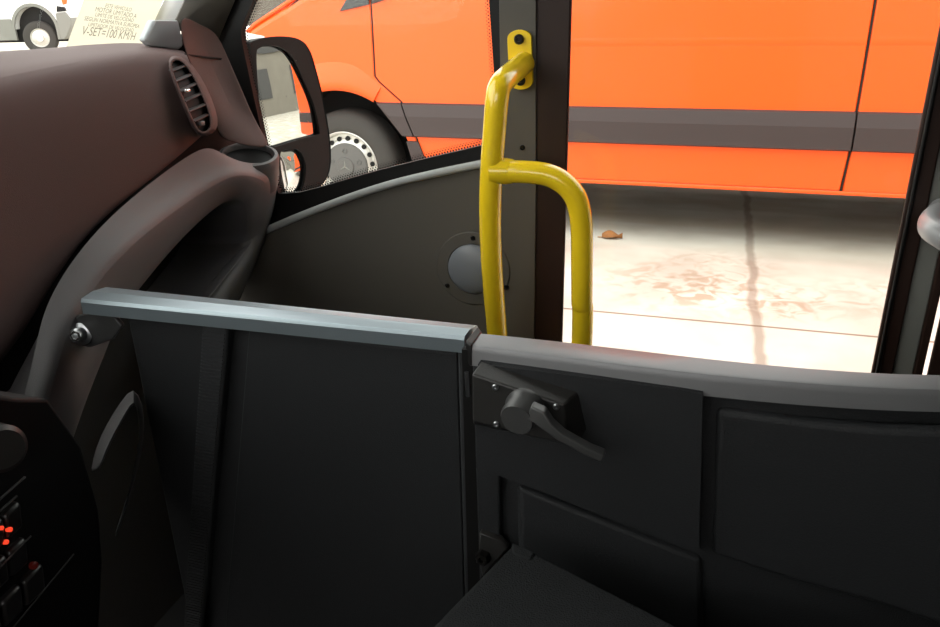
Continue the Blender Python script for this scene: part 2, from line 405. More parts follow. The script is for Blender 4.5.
        for k in range(6):
            a = 2*PI*k/6+PI/2; r_ = .045 if k % 2 == 0 else .008
            vs.append(c+ax*.0212+V((r_*math.cos(a), 0, r_*math.sin(a))))
        w = MB(); w.add(vs, [(0, k+1, (k+1) % 6+1) for k in range(6)]); w.build('emblem', MT['cladding'], hc, smooth=False)
    wheel(WX, VY+.05, -1, True); wheel(WX+4.3, VY+.05, -1); wheel(WX, VY+1.85, 1); wheel(WX+4.3, VY+1.85, 1)
    return t
VAN = van()
bk_ = MB(); bk_.box((-11.6, 17, 0), (9, 18, 5)); struct(bk_.build('boundary_wall', mat('dark_wall', (96, 88, 80), .8, var=.3, vscale=2)), 'dark wall beyond the parked orange van', 'wall')
# ---- leaf
lp = aZ(612, 239, 0); L = MB()
rows = []
for i in range(9):
    u = i/8; w = .028*math.sin(PI*u)**.7+.002; x = -.06+.12*u
    rows.append([lp+V((x, -w, .012+.03*u*u)), lp+V((x, -w*.4, .004+.02*u)), lp+V((x, w*.4, .006)), lp+V((x, w, .03+.015*math.sin(5*u)))])
L.loft(rows); L.tube([lp+V((-.06, 0, .008)), lp+V((-.085, .01, .004))], .003, 6)
tag(L.build('leaf', MT['leaf'], solid=.002), 'curled dry orange leaf lying on the pale concrete', 'leaf')

# ---- white van beyond the windscreen
WR = .47; hub = aZ(38, 38, WR); dep = (hub-O).dot(FW); s_ = dep/FPX
wv = thing('van', (hub.x, hub.y, 0), 'white van with grey wheel arch far beyond the windscreen', 'van')
vr = RT.copy(); vr.z = 0; vr.normalize(); vn = V((-vr.y, vr.x, 0)); vz = V((0, 0, 1))      # side lies along vr, vn points away
def wp(u, z, d=0): return V((hub.x, hub.y, 0)) + vr*u + vz*z + vn*d
kz = s_/math.cos(PITCH)
def wq(px, py, d=0): return aP(px, py, V((hub.x, hub.y, 0))+vn*d, vn)
def uz(px, py): q = wq(px, py)-V((hub.x, hub.y, 0)); return q.dot(vr), q.z
AR = 20.5*s_; ac = uz(36, 29); AU, AZ_ = ac
bu = uz(60, 12)[0]
archw = [(AU+AR*math.cos(PI*k/20), AZ_+AR*1.02*math.sin(PI*k/20)) for k in range(21)]
zb_ = .42
b = MB()
b.prism([wp(u, z) for u, z in [(-4.6, .8), (AU-AR, .8)]+list(reversed(archw))+[(AU+AR, .8), (bu+.25, .8), (bu+.28, 1.05), (bu, 1.45), (.9, 1.75), (-.1, 2.7), (-4.6, 2.7)]], vn*2.0)
b.build('body', MT['white'], wv, bevel=.03)
b = MB(); b.prism([wp(u, z, .25) for u, z in ((-4.5, 1.6), (bu-.05, 1.3), (bu-.05, .35), (-4.5, .35))], vn*1.6); b.build('underbody', MT['under'], wv)
b = MB(); big = [(AU+(u-AU)*1.14, AZ_+(z-AZ_)*1.14) for u, z in archw]
b.prism([wp(u, z, -.03) for u, z in [(AU+AR, zb_)]+archw+[(AU-AR, zb_), (AU-AR*1.14, zb_)]+list(reversed(big))+[(AU+AR*1.14, zb_)]], vn*.08); b.build('wheel_arch_trim', MT['cladding'], wv)
b = MB(); b.prism([wp(u, z, -.04) for u, z in ((AU+AR*1.1, zb_), (AU+AR*1.1, uz(57, 13)[1]), uz(66, 12), uz(71, 18), uz(72, 26), uz(68, 36), (bu, zb_))], vn*2.0); b.build('front_bumper', MT['cladding'], wv, bevel=.03)
b = MB(); b.prism([wp(u, z, -.03) for u, z in ((-4.6, zb_), (-4.6, uz(0, 19)[1]), (AU-AR*1.1, uz(12, 19)[1]), (AU-AR*1.1, zb_))], vn*.1); b.build('side_cladding', MT['cladding'], wv, bevel=.02)
c = wp(.03, WR, .06)
b = MB(); k_ = WR/.36; b.lathe(c, (vr*.25-vn).normalized(), [(r*k_, h) for r, h in ((.2, -.2), (.2, 0), (.24, .02), (.33, .0), (.36, -.05), (.36, -.2), (.2, -.2))], seg=48); b.build('tyre', MT['tyre'], wv)
b = MB(); b.lathe(c, (vr*.25-vn).normalized(), [(r*k_, h) for r, h in ((.21, -.05), (.2, .01), (.17, -.03), (.09, .0), (.08, .04), (0, .04))], seg=40); b.build('rim', MT['rim'], wv)
b = MB(); b.prism([wp(*uz(x, y), -.03) for x, y in ((57, 6), (64, 7), (66, 11), (57, 12))], vn*.1); b.build('grille_corner', MT['under'], wv)
b = MB(); b.prism([wp(*uz(x, y), -.03) for x, y in ((60, -6), (67, -6), (66, 4), (63, 5))], vn*.1); b.build('indicator_lamp', MT['orange'], wv, bevel=.01)
# ---- building behind, seen in the wing mirror
bl = MB(); bl.box((19, -12, 0), (20, 16, 9)); struct(bl.build('building', MT['bwall']), 'rendered building behind the bus, reflected in the wing mirror', 'building')
bl_o = [o for o in COL.objects if o.name == 'building'][0]
for yy in range(-8, 16, 4):
    q_ = MB(); q_.box((18.93, yy, 1.2), (19.02, yy+1.4, 3.2)); q_.build('window', MT['bdark'], bl_o)
q_ = MB(); q_.box((18.9, -12, 4.2), (19.02, 16, 4.5)); q_.build('cornice', MT['bdark'], bl_o)

# ================================================================== BUS SHELL
WY = 1.2
def xz(px, py, Y=WY): p = aY(px, py, Y); return (p.x, p.z)
FZ = .32
ledge = [(262, 229), (300, 213), (338, 198.5), (370, 187.5), (399, 179), (440, 169.5), (482, 161)]
wl = [(-1.12, FZ), (-1.12, xz(262, 229)[1]-.01)] + [xz(*q) for q in ledge] + [xz(494, 155), xz(500.5, 140), xz(500, 67), xz(499, 0), (xz(499, 0)[0], 2.0),
      (xz(536, 0)[0], 2.0), xz(536, 0), xz(536, 190), (xz(536, 190)[0], FZ)]
b = MB(); b.prism([(x, WY, z) for x, z in wl], (0, .05, 0)); wr = struct(b.build('wall_right', MT['lining'], bevel=.006, bseg=3), 'grey lined side wall and door pillar of the bus', 'wall')
# ledge lip along the top of the wall
ledge3 = smooth_path([aY(x, y+3.0, WY-.004) for x, y in ledge] , 4)
b = MB(); b.tube(ledge3, .0065, 10); b.build('ledge', MT['pillar'], wr)
# outer skin of the bus (seen in the wing mirror)
b = MB(); b.prism([(x, WY+.055, z) for x, z in [(-1.12, FZ-.05), (-1.12, wl[1][1])]+wl[2:9]+[wl[9], (xz(536, 190)[0], xz(494, 155)[1]), (xz(536, 190)[0], FZ-.05)]], (0, .02, 0)); b.build('outer_skin', MT['busskin'], wr)

# front side window: black frame, dots, glass
inner = [(253, 0), (247, 14), (241, 30), (242, 42), (249, 75), (255.6, 105), (264.5, 147), (272, 180), (279, 194), (300, 192.5), (325, 186), (348, 179), (380, 170), (412, 162), (450, 153), (482, 145.5), (492, 142), (496, 134), (494, 74), (489, 0)]
outer = [(226, -6), (205, 42), (212, 56), (225, 89), (232, 108), (244, 150), (250, 190), (250, 240), (300, 216), (338, 202), (370, 191), (399, 182.5), (440, 173), (482, 165), (497, 158), (503, 140), (502, 67), (501, 0)]
GY = WY+.022
inn = [xz(x, y, GY) for x, y in inner]; out = [xz(x, y, GY) for x, y in outer]
inn = inn + [(inn[-1][0], 1.72), (-.50, 1.72)]
out = out + [(out[-1][0], 2.0), (-.42, 2.0)]
b = MB(); b.prism([[(x, GY, z) for x, z in out], [(x, GY, z) for x, z in inn]], (0, .014, 0))
w1 = struct(b.build('window_1', MT['seal']), 'black edged fixed side window ahead of the entrance pillar', 'window')
b = MB(); b.prism([(x, GY+.013, z) for x, z in out], (0, .004, 0)); b.build('glass', MT['glass'], w1)
# halftone dots along the glass edge
b = MB(); ring = [V((x, GY+.010, z)) for x, z in inn[:20]]
tot = 0
for i in range(len(ring)-1):
    a, c = ring[i], ring[i+1]; d = (c-a); Ln = d.length; d.normalize(); nrm = V((-d.z, 0, d.x))
    cen = V((-.55, GY+.01, 1.2))
    if nrm.dot(cen-a) < 0: nrm = -nrm
    s0 = (-tot) % .0052
    q = s0
    while q < Ln:
        for rr, (off, rad) in enumerate(((.0018, .0019), (.0056, .0015), (.0088, .0010))):
            p = a+d*(q+(.0026 if rr == 1 else 0))+nrm*off
            k0 = [p+V((math.cos(t)*rad, 0, math.sin(t)*rad)) for t in [2*PI*k/6 for k in range(6)]]
            b.add(k0, [tuple(range(6))])
        q += .0052
    tot += Ln
b.build('edge_dots', MT['seal'], w1)

# dark door frame beside the pillar and doorway glass
x0, x1 = xz(536, 140)[0]-.004, xz(567, 140)[0]
b = MB(); b.prism([(x0, WY+.004, FZ), (x1, WY+.004, FZ), (x1, WY+.004, 2.0), (x0, WY+.004, 2.0)], (0, .01, 0)); struct(b.build('trim_1', MT['brown'], bevel=.003), 'dark brown door frame post beside the grey pillar', 'door frame')
yR = WY+.004
q0 = xz(872, 371.5, yR)[0]; q1 = xz(892, 371.5, yR)[0]; q2 = xz(915, 371.5, yR)[0]; q3 = xz(924, 371.5, yR)[0]; q4 = xz(929, 371.5, yR)[0]
def post(xa, xb, name, m, y=yR, t=.009, par=None, bev=.003):
    b = MB(); b.box((xa, y, FZ), (xb, y+t, 2.0)); return b.build(name, m, par, bevel=bev)
tr2 = struct(post(q0, q1+.002, 'trim_2', MT['brown']), 'dark frame post at the rear of the doorway', 'door frame')
post(q0+.004, q0+.010, 'rubber_bead', MT['seal'], y=yR-.006, t=.008, par=tr2)
tr3 = struct(post(q1, q2, 'trim_3', MT['cladding'], y=yR+.006), 'narrow grey panel between dark door posts', 'door panel')
tr4 = struct(post(q2-.001, q3, 'trim_4', MT['brown'], y=yR+.002), 'thin dark post right of the grey door panel', 'door frame')
tr5 = struct(post(q4, q4+.35, 'wall_right_rear', MT['brown'], y=yR+.002), 'dark wall panel behind the rear door post', 'wall')
post(q4+.3, 4.5, 'outer_skin', MT['busskin'], y=WY+.06, t=.02, par=tr5)
# doorway glass
b = MB(); b.box((x1-.01, WY+.03, FZ), (q0+.01, WY+.034, 1.98)); struct(b.build('door_1', MT['glass']), 'glass pane of the entrance door', 'door')

# A-pillar linings
def ext_up(p_low, p_hi, z): d = p_hi-p_low; return p_low+d*((z-p_low.z)/d.z)
WN = V((.745, 0, -.39)).normalized(); WP = V((-1.10, 0, 1.262))      # windscreen plane
e0l, e0h = aP(145, 40, WP, WN), aP(164, 0, WP, WN)
e1l, e1h = aX(181, 22, -.885), aX(184, 0, -.868)
e2l, e2h = aY(217, 43, GY-.004), aY(234.5, 0, GY-.004)
b = MB()
zr = 1.96
b.loft([[e0l, e1l], [e0h, e1h], [ext_up(e0l, e0h, zr), ext_up(e1l, e1h, zr)]])
tA = struct(b.build('trim_5', MT['pillar'], solid=.006), 'pale grey windscreen pillar lining above the dashboard', 'pillar')
b = MB(); b.loft([[aX(172, 26, -.88), aX(200, 40, -.87), e2l], [e1h, (e1h+e2h)/2, e2h], [ext_up(e1l, e1h, zr), (ext_up(e1l, e1h, zr)+ext_up(e2l, e2h, zr))/2, ext_up(e2l, e2h, zr)]])
tB = struct(b.build('trim_6', MT['lining'], solid=.006), 'mid grey pillar lining between windscreen and side window', 'pillar')
ft = MB(); ft.prism([aX(x, y, -.84) for x, y in ((145, 40), (154, 20), (179, 20.5), (182, 35), (184, 46), (178, 51), (168, 48), (152, 46))], (-.014, .0, 0)); ft.build('pillar_foot_cover', MT['foot'], tA, bevel=.004, bseg=3)

# windscreen
wd = V((.39, 0, .745)).normalized()
def wpt(y, k): return V((WP.x, y, WP.z))+wd*k
b = MB(); b.prism([wpt(-.9, -.1), wpt(1.08, -.1), wpt(1.08, .85), wpt(-.9, .85)], -WN*.005); w2 = struct(b.build('window_2', MT['glass']), 'windscreen glass above the dashboard', 'windscreen')
# ceiling, floor, walls
b = MB(); b.box((-.72, -.85, 1.98), (3.2, 1.28, 2.04)); struct(b.build('ceiling', MT['roofl'], smooth=False), 'grey bus roof lining', 'ceiling')
b = MB(); b.box((-1.6, -.85, FZ-.06), (3.2, 1.25, FZ)); struct(b.build('floor', MT['floorm'], smooth=False), 'dark bus floor', 'floor')
b = MB(); Yl = -.85
b.prism([[(-1.5, Yl, FZ), (3.2, Yl, FZ), (3.2, Yl, 1.98), (-.7, Yl, 1.98), (-1.1, Yl, 1.25), (-1.5, Yl, 1.15)], [(-.85, Yl, 1.32), (-.6, Yl, 1.82), (.35, Yl, 1.82), (.35, Yl, 1.3)]], (0, -.05, 0)); struct(b.build('wall_left', MT['lining'], smooth=False), 'driver side wall of the bus', 'wall')  # unseen window opening, sized to let fill light into the cab
b = MB(); b.box((3.2, -.9, FZ), (3.25, 1.28, 2.04)); struct(b.build('wall_back', MT['lining'], smooth=False), 'rear wall of the bus', 'wall')
b = MB(); b.box((-1.7, -.9, FZ), (-1.62, 1.2, 1.12)); struct(b.build('wall_front', MT['lining'], smooth=False), 'front bulkhead of the bus under the windscreen', 'wall')

# small screw on pillar
screw(aY(522.5, 147.5, WY), V((0, -1, 0)), .004, .003, 'pillar_screw', MT['darksteel'], wr)

# ---- paper notice stuck on the windscreen
PN = WP + WN*.003
def pw(x, y, o=0): return aP(x, y, PN+WN*o, WN)
b = MB(); b.prism([pw(66, 47), pw(143, 49), pw(166.5, -8), pw(88.5, -14)], WN*.0006)
pap = tag(b.build('paper_notice', MT['paper']), 'cream printed speed limit notice stuck inside the windscreen', 'notice')
def text(body, pa, pb, name, hgt=None):
    A, B = pw(*pa, .0012), pw(*pb, .0012)
    cu = bpy.data.curves.new(name, 'FONT'); cu.body = body; cu.size = 1; cu.extrude = .0
    tmp = bpy.data.objects.new(name, cu); COL.objects.link(tmp)
    bpy.context.view_layer.update()
    me = bpy.data.meshes.new_from_object(tmp.evaluated_get(bpy.context.evaluated_depsgraph_get()))
    bpy.data.objects.remove(tmp)
    xs = [v.co.x for v in me.vertices]; w = max(xs)-min(xs); x0 = min(xs)
    ex = (B-A); Ln = ex.length; ex.normalize(); ez = WN.copy(); ey = ez.cross(ex).normalized()
    if ey.z < 0: ey = -ey
    k = Ln/w; ky = (hgt or 1)*k
    for v in me.vertices: v.co = A+ex*((v.co.x-x0)*k)+ey*(v.co.y*ky)-pap.location
    ob = bpy.data.objects.new(name, me); COL.objects.link(ob); me.materials.append(MT['ink']); ob.parent = pap
    return ob
text('V-SET=100 KM/H', (81, 34.5), (134, 40.2), 'large_lettering', 1.15)
for s, a, c in (('LIMITADOR DE VELOCIDAD', (88, 26.0), (133, 32.0)), ('SEGUN NORMATIVA EUROPEA', (84, 20.2), (139, 28.2)), ('LIMITE DE VELOCIDAD', (95, 16.3), (133, 22.3)),
                ('MOTOR LIMITADO A', (95, 11.2), (136, 18.2)), ('ESTE VEHICULO', (105, 7.2), (131, 11.6))):
    text(s, a, c, 'small_lettering', 1.0)

# ================================================================== WING MIRROR
MP = aY(285, 100, 1.42); d0 = (MP-O).normalized(); rr = V((.90, .43, -.005)).normalized(); MN = (rr-d0).normalized()
def mp(x, y, o=0): return aP(x, y, MP+MN*o, MN)
wm = thing('wing_mirror', (MP.x, MP.y, .96), 'black wing mirror with two glasses outside the front side window', 'mirror')
hout = [(248, 47), (254, 40), (275, 36.5), (296, 39), (306, 50), (312, 68), (319, 95), (325, 128), (327.5, 152), (326, 172), (318, 186), (302, 197), (286, 200), (278, 192), (268, 160), (258, 120), (250, 80)]
def rnd(pts):
    p = smooth_path([V((x, y, 0)) for x, y in [pts[-1]]+pts+pts[:2]], 4); return [(q.x, q.y) for q in p[4:-4]][:-1]
hout = rnd(hout)
b = MB()
cen = sum((mp(x, y) for x, y in hout), V())/len(hout)
rows = []
for sc, off in ((.985, .012), (1, .006), (1.0, -.03), (.93, -.075), (.75, -.105), (.4, -.12)):
    rows.append([cen+(mp(x, y)-cen)*sc+MN*off for x, y in hout])
main = [(254.5, 55), (258, 48), (266, 46), (276, 46.5), (286, 52), (293, 62), (300, 77), (311, 102), (316.5, 124), (317.5, 132), (316, 134.5), (295, 140), (273, 146.5), (266, 143), (261, 125), (256.5, 95)]
low = [(279, 151.5), (288, 150), (296, 149.5), (301, 156), (304, 166), (303, 180), (299, 191), (292, 197), (285, 196), (282, 185), (279, 168)]
main, low = rnd(main), rnd(low)
b.loft(rows, closed=True)
b.prism([[mp(x, y, .006) for x, y in hout], [mp(x, y, .006) for x, y in main], [mp(x, y, .006) for x, y in low]], MN*.006)
b.build('housing', MT['mirrorbody'], wm)
mcn = sum((mp(x, y, .002) for x, y in main), V())/len(main)
b = MB(); rws = []
for sc in (1, .85, .7, .55, .4, .25, .1, .01):
    rws.append([(lambda q: q-MN*((q-mcn).length**2/3.0)+MN*.004)(mcn+(mp(x, y, .002)-mcn)*sc) for x, y in main])
b.loft(rws, closed=True); b.build('mirror_glass', MT['mirror'], wm)
# convex lower glass
lc = sum((mp(x, y, .002) for x, y in low), V())/len(low)
b = MB(); b.loft([[lc+(mp(x, y, .002)-lc)*s+MN*(.007*(1-s*s)) for x, y in low] for s in (1, .8, .6, .4, .2, .02)], closed=True); b.build('wide_angle_glass', MT['mirror'], wm)
b = MB(); b.tube(smooth_path([mp(x, y, -.01) for x, y in ((319, 97), (325, 128), (328, 155), (325, 176), (319, 186))], 4), .006, 8); b.build('side_marker', MT['bulb'], wm)
b = MB(); b.tube([mp(296, 170, -.08), mp(290, 210, -.08), mp(287, 236, -.08)], .03, 12); b.build('mirror_arm', MT['mirrorbody'], wm)
b = MB(); b.tube([mp(287, 236, -.08), V((mp(287, 236, -.08).x, WY+.07, mp(287, 236, -.08).z))], .03, 12); b.build('mirror_bracket', MT['mirrorbody'], wm)

# ================================================================== DASHBOARD
dt = thing('dashboard', (-.8, .8, FZ), 'dark brown grey dashboard with end air vent and cup holder', 'dashboard')
top = [(-120, 58), (0, 48.5), (45, 46.5), (80, 44), (115, 41), (150, 40.3), (177, 46)]
bnd = [(-120, 100), (0, 75), (42, 66), (82, 59), (122, 52), (154, 49), (186, 53)]
bot = [(-120, 500), (14, 364), (44, 308), (80, 249), (120, 208), (166, 173), (217, 127)]
rows = []
rows.append([aX(x, y, -.93)+V((-.13, 0, -.012)) for x, y in top])
rows.append([aX(x, y, -.93) for x, y in top])
rows.append([aX(.4*a[0]+.6*c[0], .4*a[1]+.6*c[1], -.85) for a, c in zip(top, bnd)])
rows.append([aX(x, y, -.80)for x, y in bnd])
for u, X in ((.1, -.778), (.3, -.765), (.6, -.757), (.9, -.757), (1, -.757)):
    rows.append([aX(a[0]+(c[0]-a[0])*u, a[1]+(c[1]-a[1])*u, X) for a, c in zip(bnd, bot)])
rows.append([aX(x, y, -.757)+V((-.05, 0, -.01)) for x, y in bot])
b = MB(); b.loft(rows); up_panel = b.build('upper_panel', MT['dash'], dt, subsurf=2)
# end cap between vent and side window
b = MB()
L_ = [(174, 8), (182, 54), (196, 78), (206, 100), (214, 124), (217, 139)]
M_ = [(198, 24), (206, 58), (218, 84), (230, 108), (237, 126), (243, 147)]
R_ = [(216, 30), (228, 57), (243, 91), (253, 116), (263, 134), (273, 150)]
b.loft([[aX(*l, -.80), aX(*m, XM), aY(*r, WY+.0)] for l, m, r, XM in zip(L_, M_, R_, (-.84, -.835, -.822, -.805, -.785, -.768))]); b.build('end_cap', MT['dash'], dt, subsurf=2, solid=.004)
b = MB(); b.tube([aX(185, 54.5, -.80), aX(205, 57, -.812), aY(224, 59, WY-.004)], .0016, 6); b.build('panel_gap', MT['black'], dt)

# air vent
VX = -.752
def vx(x, y, o=0):
    u = min(1, max(0, (y-50)/75)); return aX(x, y, -.797+.046*(1-(1-u)**1.6)+o)
vo = [(166, 58), (174, 54), (186, 57), (200, 74), (212, 98), (219, 120), (217, 131), (207, 137), (196, 136), (189, 122), (179, 98), (169, 74)]
vi = [(171, 64), (175, 59.5), (183, 62), (193, 77), (204, 101), (210, 119), (209.5, 128), (205, 132), (199, 131.5), (193, 119), (182, 94), (173, 73)]
core_ = MB(); core_.prism([aX(x, y, -.845) for x, y in ((-60, 130), (120, 110), (176, 60), (184, 34), (196, 36), (205, 50), (216, 92), (228, 120), (244, 152), (238, 178), (200, 215), (120, 270), (50, 360), (-60, 440))], (-.05, 0, 0)); core_.build('gap_backing', MT['black'], dt)  # black backing added behind the dash panels so their gaps stay dark
vent = MB(); vent.loft([[vx(x, y, -.012) for x, y in vo], [vx(.85*x+.15*a, .85*y+.15*c, .010) for (x, y), (a, c) in zip(vo, vi)], [vx(.5*x+.5*a, .5*y+.5*c, .02) for (x, y), (a, c) in zip(vo, vi)], [vx(.1*x+.9*a, .1*y+.9*c, .019) for (x, y), (a, c) in zip(vo, vi)], [vx(x, y, .014) for x, y in vi], [vx(x, y, .0) for x, y in vi]], closed=True)
vf = vent.build('air_vent', MT['dash'], dt, subsurf=1)
b = MB(); b.prism([vx(x, y, .0105) for x, y in vi], (-.006, 0, 0)); b.build('vent_back', MT['black'], vf)
for (xa, ya, xb, yb) in ((172.5, 72, 187, 66), (177, 82, 193, 75), (181.5, 92, 198, 84), (186, 102, 203, 94), (190, 112, 207, 105), (195, 122, 210, 115)):
    b = MB(); p, q = vx(xa, ya, .0165), vx(xb, yb, .0165)
    b.prism([p, q, q+V((-.0065, 0, .0015)), p+V((-.0065, 0, .0015))], (0, 0, .0012)); b.build('slat', MT['trim'], vf)
b = MB(); p = vx(187, 91, .0175); b.box(p-V((.003, .006, .002)), p+V((.003, .006, .003))); b.build('chrome_tab', MT['chrome'], vf, bevel=.002)
b = MB(); p = vx(201, 124, .0165); b.box(p-V((.004, .005, .003)), p+V((.003, .007, .004))); b.build('thumb_wheel', MT['trim'], vf, bevel=.002)

# shelf trim: curved arm that holds the cup and frames the storage pocket
# columns run from lower left up to the cup holder and down its right side
cols = [ # r0 gap edge, r1 top, r2 ridge, r3 face, r4 pocket edge ; X depth
 ((14, 430), (22, 432), (34, 434), (58, 440), (78, 446), -.70),
 ((30, 375), (40, 380), (52, 386), (74, 392), (94, 398), -.70),
 ((38, 335), (47, 341), (60, 346), (86, 350), (114, 352), -.705),
 ((45, 308), (58, 313), (72, 316), (100, 318), (126, 318), -.71),
 ((62, 275), (78, 281), (95, 283), (120, 290), (142, 295), -.715),
 ((88, 240), (106, 247), (124, 250), (143, 262), (163, 268), -.72),
 ((118, 209), (140, 218), (158, 222), (172, 234), (189, 237), -.735),
 ((160, 175), (182, 190), (197, 195), (206, 204), (215, 212), -.75),
 ((196, 150), (214, 172), (224, 179), (229, 188), (232, 201), -.745),
 ((212, 146), (228, 168), (238, 174), (240, 186), (238, 201), -.742),
 ((232, 160), (246, 168), (251, 174), (248, 188), (242, 202), -.738),
 ((256, 165), (262, 172), (262, 178), (254, 191), (245, 204), -.738),
 ((276, 160), (273, 173), (267, 182), (257, 196), (248, 211), -.738),
 ((281, 168), (277, 190), (269, 196), (259, 209), (249, 224), -.75),
 ((276, 205), (274, 218), (268, 228), (257, 238), (247, 242), -.775),
 ((262, 250), (258, 255), (250, 262), (236, 268), (229, 268), -.775),
 ((240, 300), (234, 300), (226, 300), (216, 300), (206, 298), -.775),
 ((220, 340), (212, 340), (204, 340), (192, 340), (180, 338), -.775),
]
dz = (-.012, .0, .012, .004, -.006)
rows = []
for c in cols:
    r = [aX(*c[k], c[5]+dz[k]) for k in range(5)]
    r.append(r[4]+V((-.035, 0, -.004))); r.append(r[4]+V((-.16, 0, -.01)))
    rows.append(r)
b = MB(); b.loft(rows); arm = b.build('shelf_trim', MT['trim'], dt, subsurf=2)
b = MB(); pk = [c[4] for c in cols]
b.prism([aX(x, y, -.79)+V((-.12, 0, 0)) for x, y in ((60, 470), (120, 300), (185, 215), (230, 180), (262, 195), (262, 250), (225, 320), (170, 420), (90, 470))], (-.005, 0, 0)); b.build('storage_pocket', MT['pocket'], dt)
# pale lip of the pocket
b = MB(); b.loft([[aX(253, 205, -.768), aX(246, 207, -.79)], [aX(256, 224, -.768), aX(248, 226, -.79)], [aX(256, 240, -.768), aX(247, 241, -.79)], [aX(240, 262, -.766), aX(231, 260, -.79)], [aX(212, 296, -.766), aX(203, 293, -.79)], [aX(190, 325, -.766), aX(181, 322, -.79)]]); b.build('pocket_lip', MT['trim'], dt, subsurf=2, solid=.004)
# cup holder: rim and well
cc = aX(248.5, 154, -.775); rx = 24.5*(cc-O).dot(FW)/FPX
tc = (O-cc); tc.z = 0; tc.normalize(); ca = (V((0, 0, 1))*math.cos(.23)+tc*math.sin(.23)+_rt*.06).normalized()
b = MB(); b.lathe(cc, ca, [(rx*1.1, -.06), (rx*1.2, -.02), (rx*1.22, -.006), (rx*1.17, .0), (rx*1.04, .001), (rx, -.001), (rx*.97, -.012), (rx*.93, -.058), (0, -.058)], seg=56)
ch = b.build('cup_holder', MT['trim'], dt)
b = MB(); b.lathe(cc, ca, [(rx*.965, -.008), (rx*.94, -.035), (rx*.91, -.056), (0, -.0565)], seg=48); b.build('cup_well', MT['black'], ch)
# lower body of the dashboard, dark
b = MB(); b.prism([aX(x, y, -.86) for x, y in ((-160, 330), (40, 300), (110, 300), (190, 330), (220, 420), (200, 760), (-160, 760))], (-.1, 0, 0)); b.build('lower_panel', MT['pocket'], dt)
# leaf shaped lip of the lower footwell pocket
lipA = [(100, 470), (107, 452), (118, 430), (128, 412), (134, 402), (138, 412), (139, 428), (137, 452), (132, 480), (124, 508), (115, 538)]
lipB = [(90, 472), (95, 448), (106, 424), (120, 402), (134, 384), (143, 404), (145, 426), (142, 454), (135, 480), (126, 508), (116, 538)]
b = MB(); b.loft([[aX(*c, -.655), aX(*c, -.64), aX(*a, -.59), aX(*a, -.62)] for a, c in zip(lipA, lipB)]); b.build('footwell_lip', MT['trim'], dt, solid=.003, subsurf=1)

# ---- centre console with switches
ct = thing('centre_console', (-.55, .38, FZ), 'black centre console with red lit switches at lower left', 'console')
b = MB(); b.prism([aX(x, y, -.555) for x, y in ((-200, 420), (0, 395), (18, 398), (48, 398), (83, 448), (100, 510), (104, 560), (96, 700), (-200, 760))], (-.2, 0, 0)); b.build('body', MT['black'], ct, bevel=.012, bseg=3)
CXX = -.548
def strip_bar(p, q, name, m, r, par=ct):
    b = MB(); b.tube([aX(*p, CXX), aX(*q, CXX)], r, 8); return b.build(name, m, par)
for p, q, r in (((-8, 506), (25, 477), .0011), ((-8, 518), (17, 496), .0011), ((-8, 576), (31, 536), .0009), ((12, 629), (74, 554), .0007)):
    strip_bar(p, q, 'trim_line', MT['lever'], r)
for k, (a, c) in enumerate((((-30, 548), (22, 500)), ((-30, 588), (28, 536)), ((-20, 625), (45, 562)))):
    for j in range(3):
        u0, u1 = j/3+.02, (j+1)/3-.02
        P0 = (a[0]+(c[0]-a[0])*u0, a[1]+(c[1]-a[1])*u0); P1 = (a[0]+(c[0]-a[0])*u1, a[1]+(c[1]-a[1])*u1)
        b = MB(); b.prism([aX(P0[0], P0[1], CXX), aX(P1[0], P1[1], CXX), aX(P1[0]+3, P1[1]+26, CXX), aX(P0[0]+3, P0[1]+26, CXX)], (-.01, 0, 0)); b.build('switch', MT['switch'], ct, bevel=.003)
for x, y, r, m in ((0.5, 528, .0019, 'red'), (9, 529.5, .0021, 'red'), (5.3, 542, .0021, 'red'), (33.5, 565.5, .0034, 'reddim')):
    b = MB(); b.lathe(aX(x, y, CXX), (1, 0, .2), [(r, -.002), (r, .002), (r*.6, .003), (0, .003)], seg=12); b.build('indicator_light', MT[m], ct)
b = MB(); b.lathe(aX(-4, 447, -.55), (1, -.3, .2), [(.02, -.01), (.02, .012), (.016, .016), (0, .016)]); b.build('knob', MT['latch'], ct)

# ================================================================== PARTITION (left) AND GATE (right)
RZ = 1.02
def rail_loft(b, path, sec, cap=True):
    rows = []
    n = len(path)
    for i, p in enumerate(path):
        t_ = (path[min(i+1, n-1)]-path[max(i-1, 0)]); t_.z = 0; t_.normalize(); nn = V((-t_.y, t_.x, 0))
        rows.append([p+nn*u+V((0, 0, w)) for u, w in sec])
    b.loft(rows, closed=True, cap=cap)
pt = thing('partition_panel', (-.45, .67, FZ), 'black upholstered partition with pale grey top rail beside the dashboard', 'partition')
A_, B_ = aZ(80, 300, RZ), aZ(464, 337.5, RZ)
A2, B2 = aZ(108, 287, RZ), aZ(478, 325.5, RZ)
wA = (A2-A_).y; 
b = MB()
dx = (B_-A_).normalized(); nx = V((-dx.y, dx.x, 0))
def rsec(P, Q, ):
    w = Q-P
    return [P+V((0, 0, -.017)), P+V((0, 0, -.003)), P+w*.05+V((0, 0, .001)), P+w*.45+V((0, 0, .0035)), P+w*.93+V((0, 0, .001)), Q+V((0, 0, -.002)), Q+V((0, 0, -.017))]
b.loft([rsec(A_, A2), rsec(A_.lerp(B_, .02), A2.lerp(B2, .02)), rsec(B_, B2)], closed=True, cap=True); b.build('top_rail', MT['rail'], pt, smooth=False)
py = .664
def pz(x, y, o=0): return aY(x, y, py+o)
def panel(name, pts, m, o, t_, par, bev=.004, bseg=2):
    b = MB(); b.prism([pz(x, y, o) for x, y in pts], (0, t_, 0)); return b.build(name, m, par, bevel=bev, bseg=bseg)
zb = lambda x, y: (x, y)
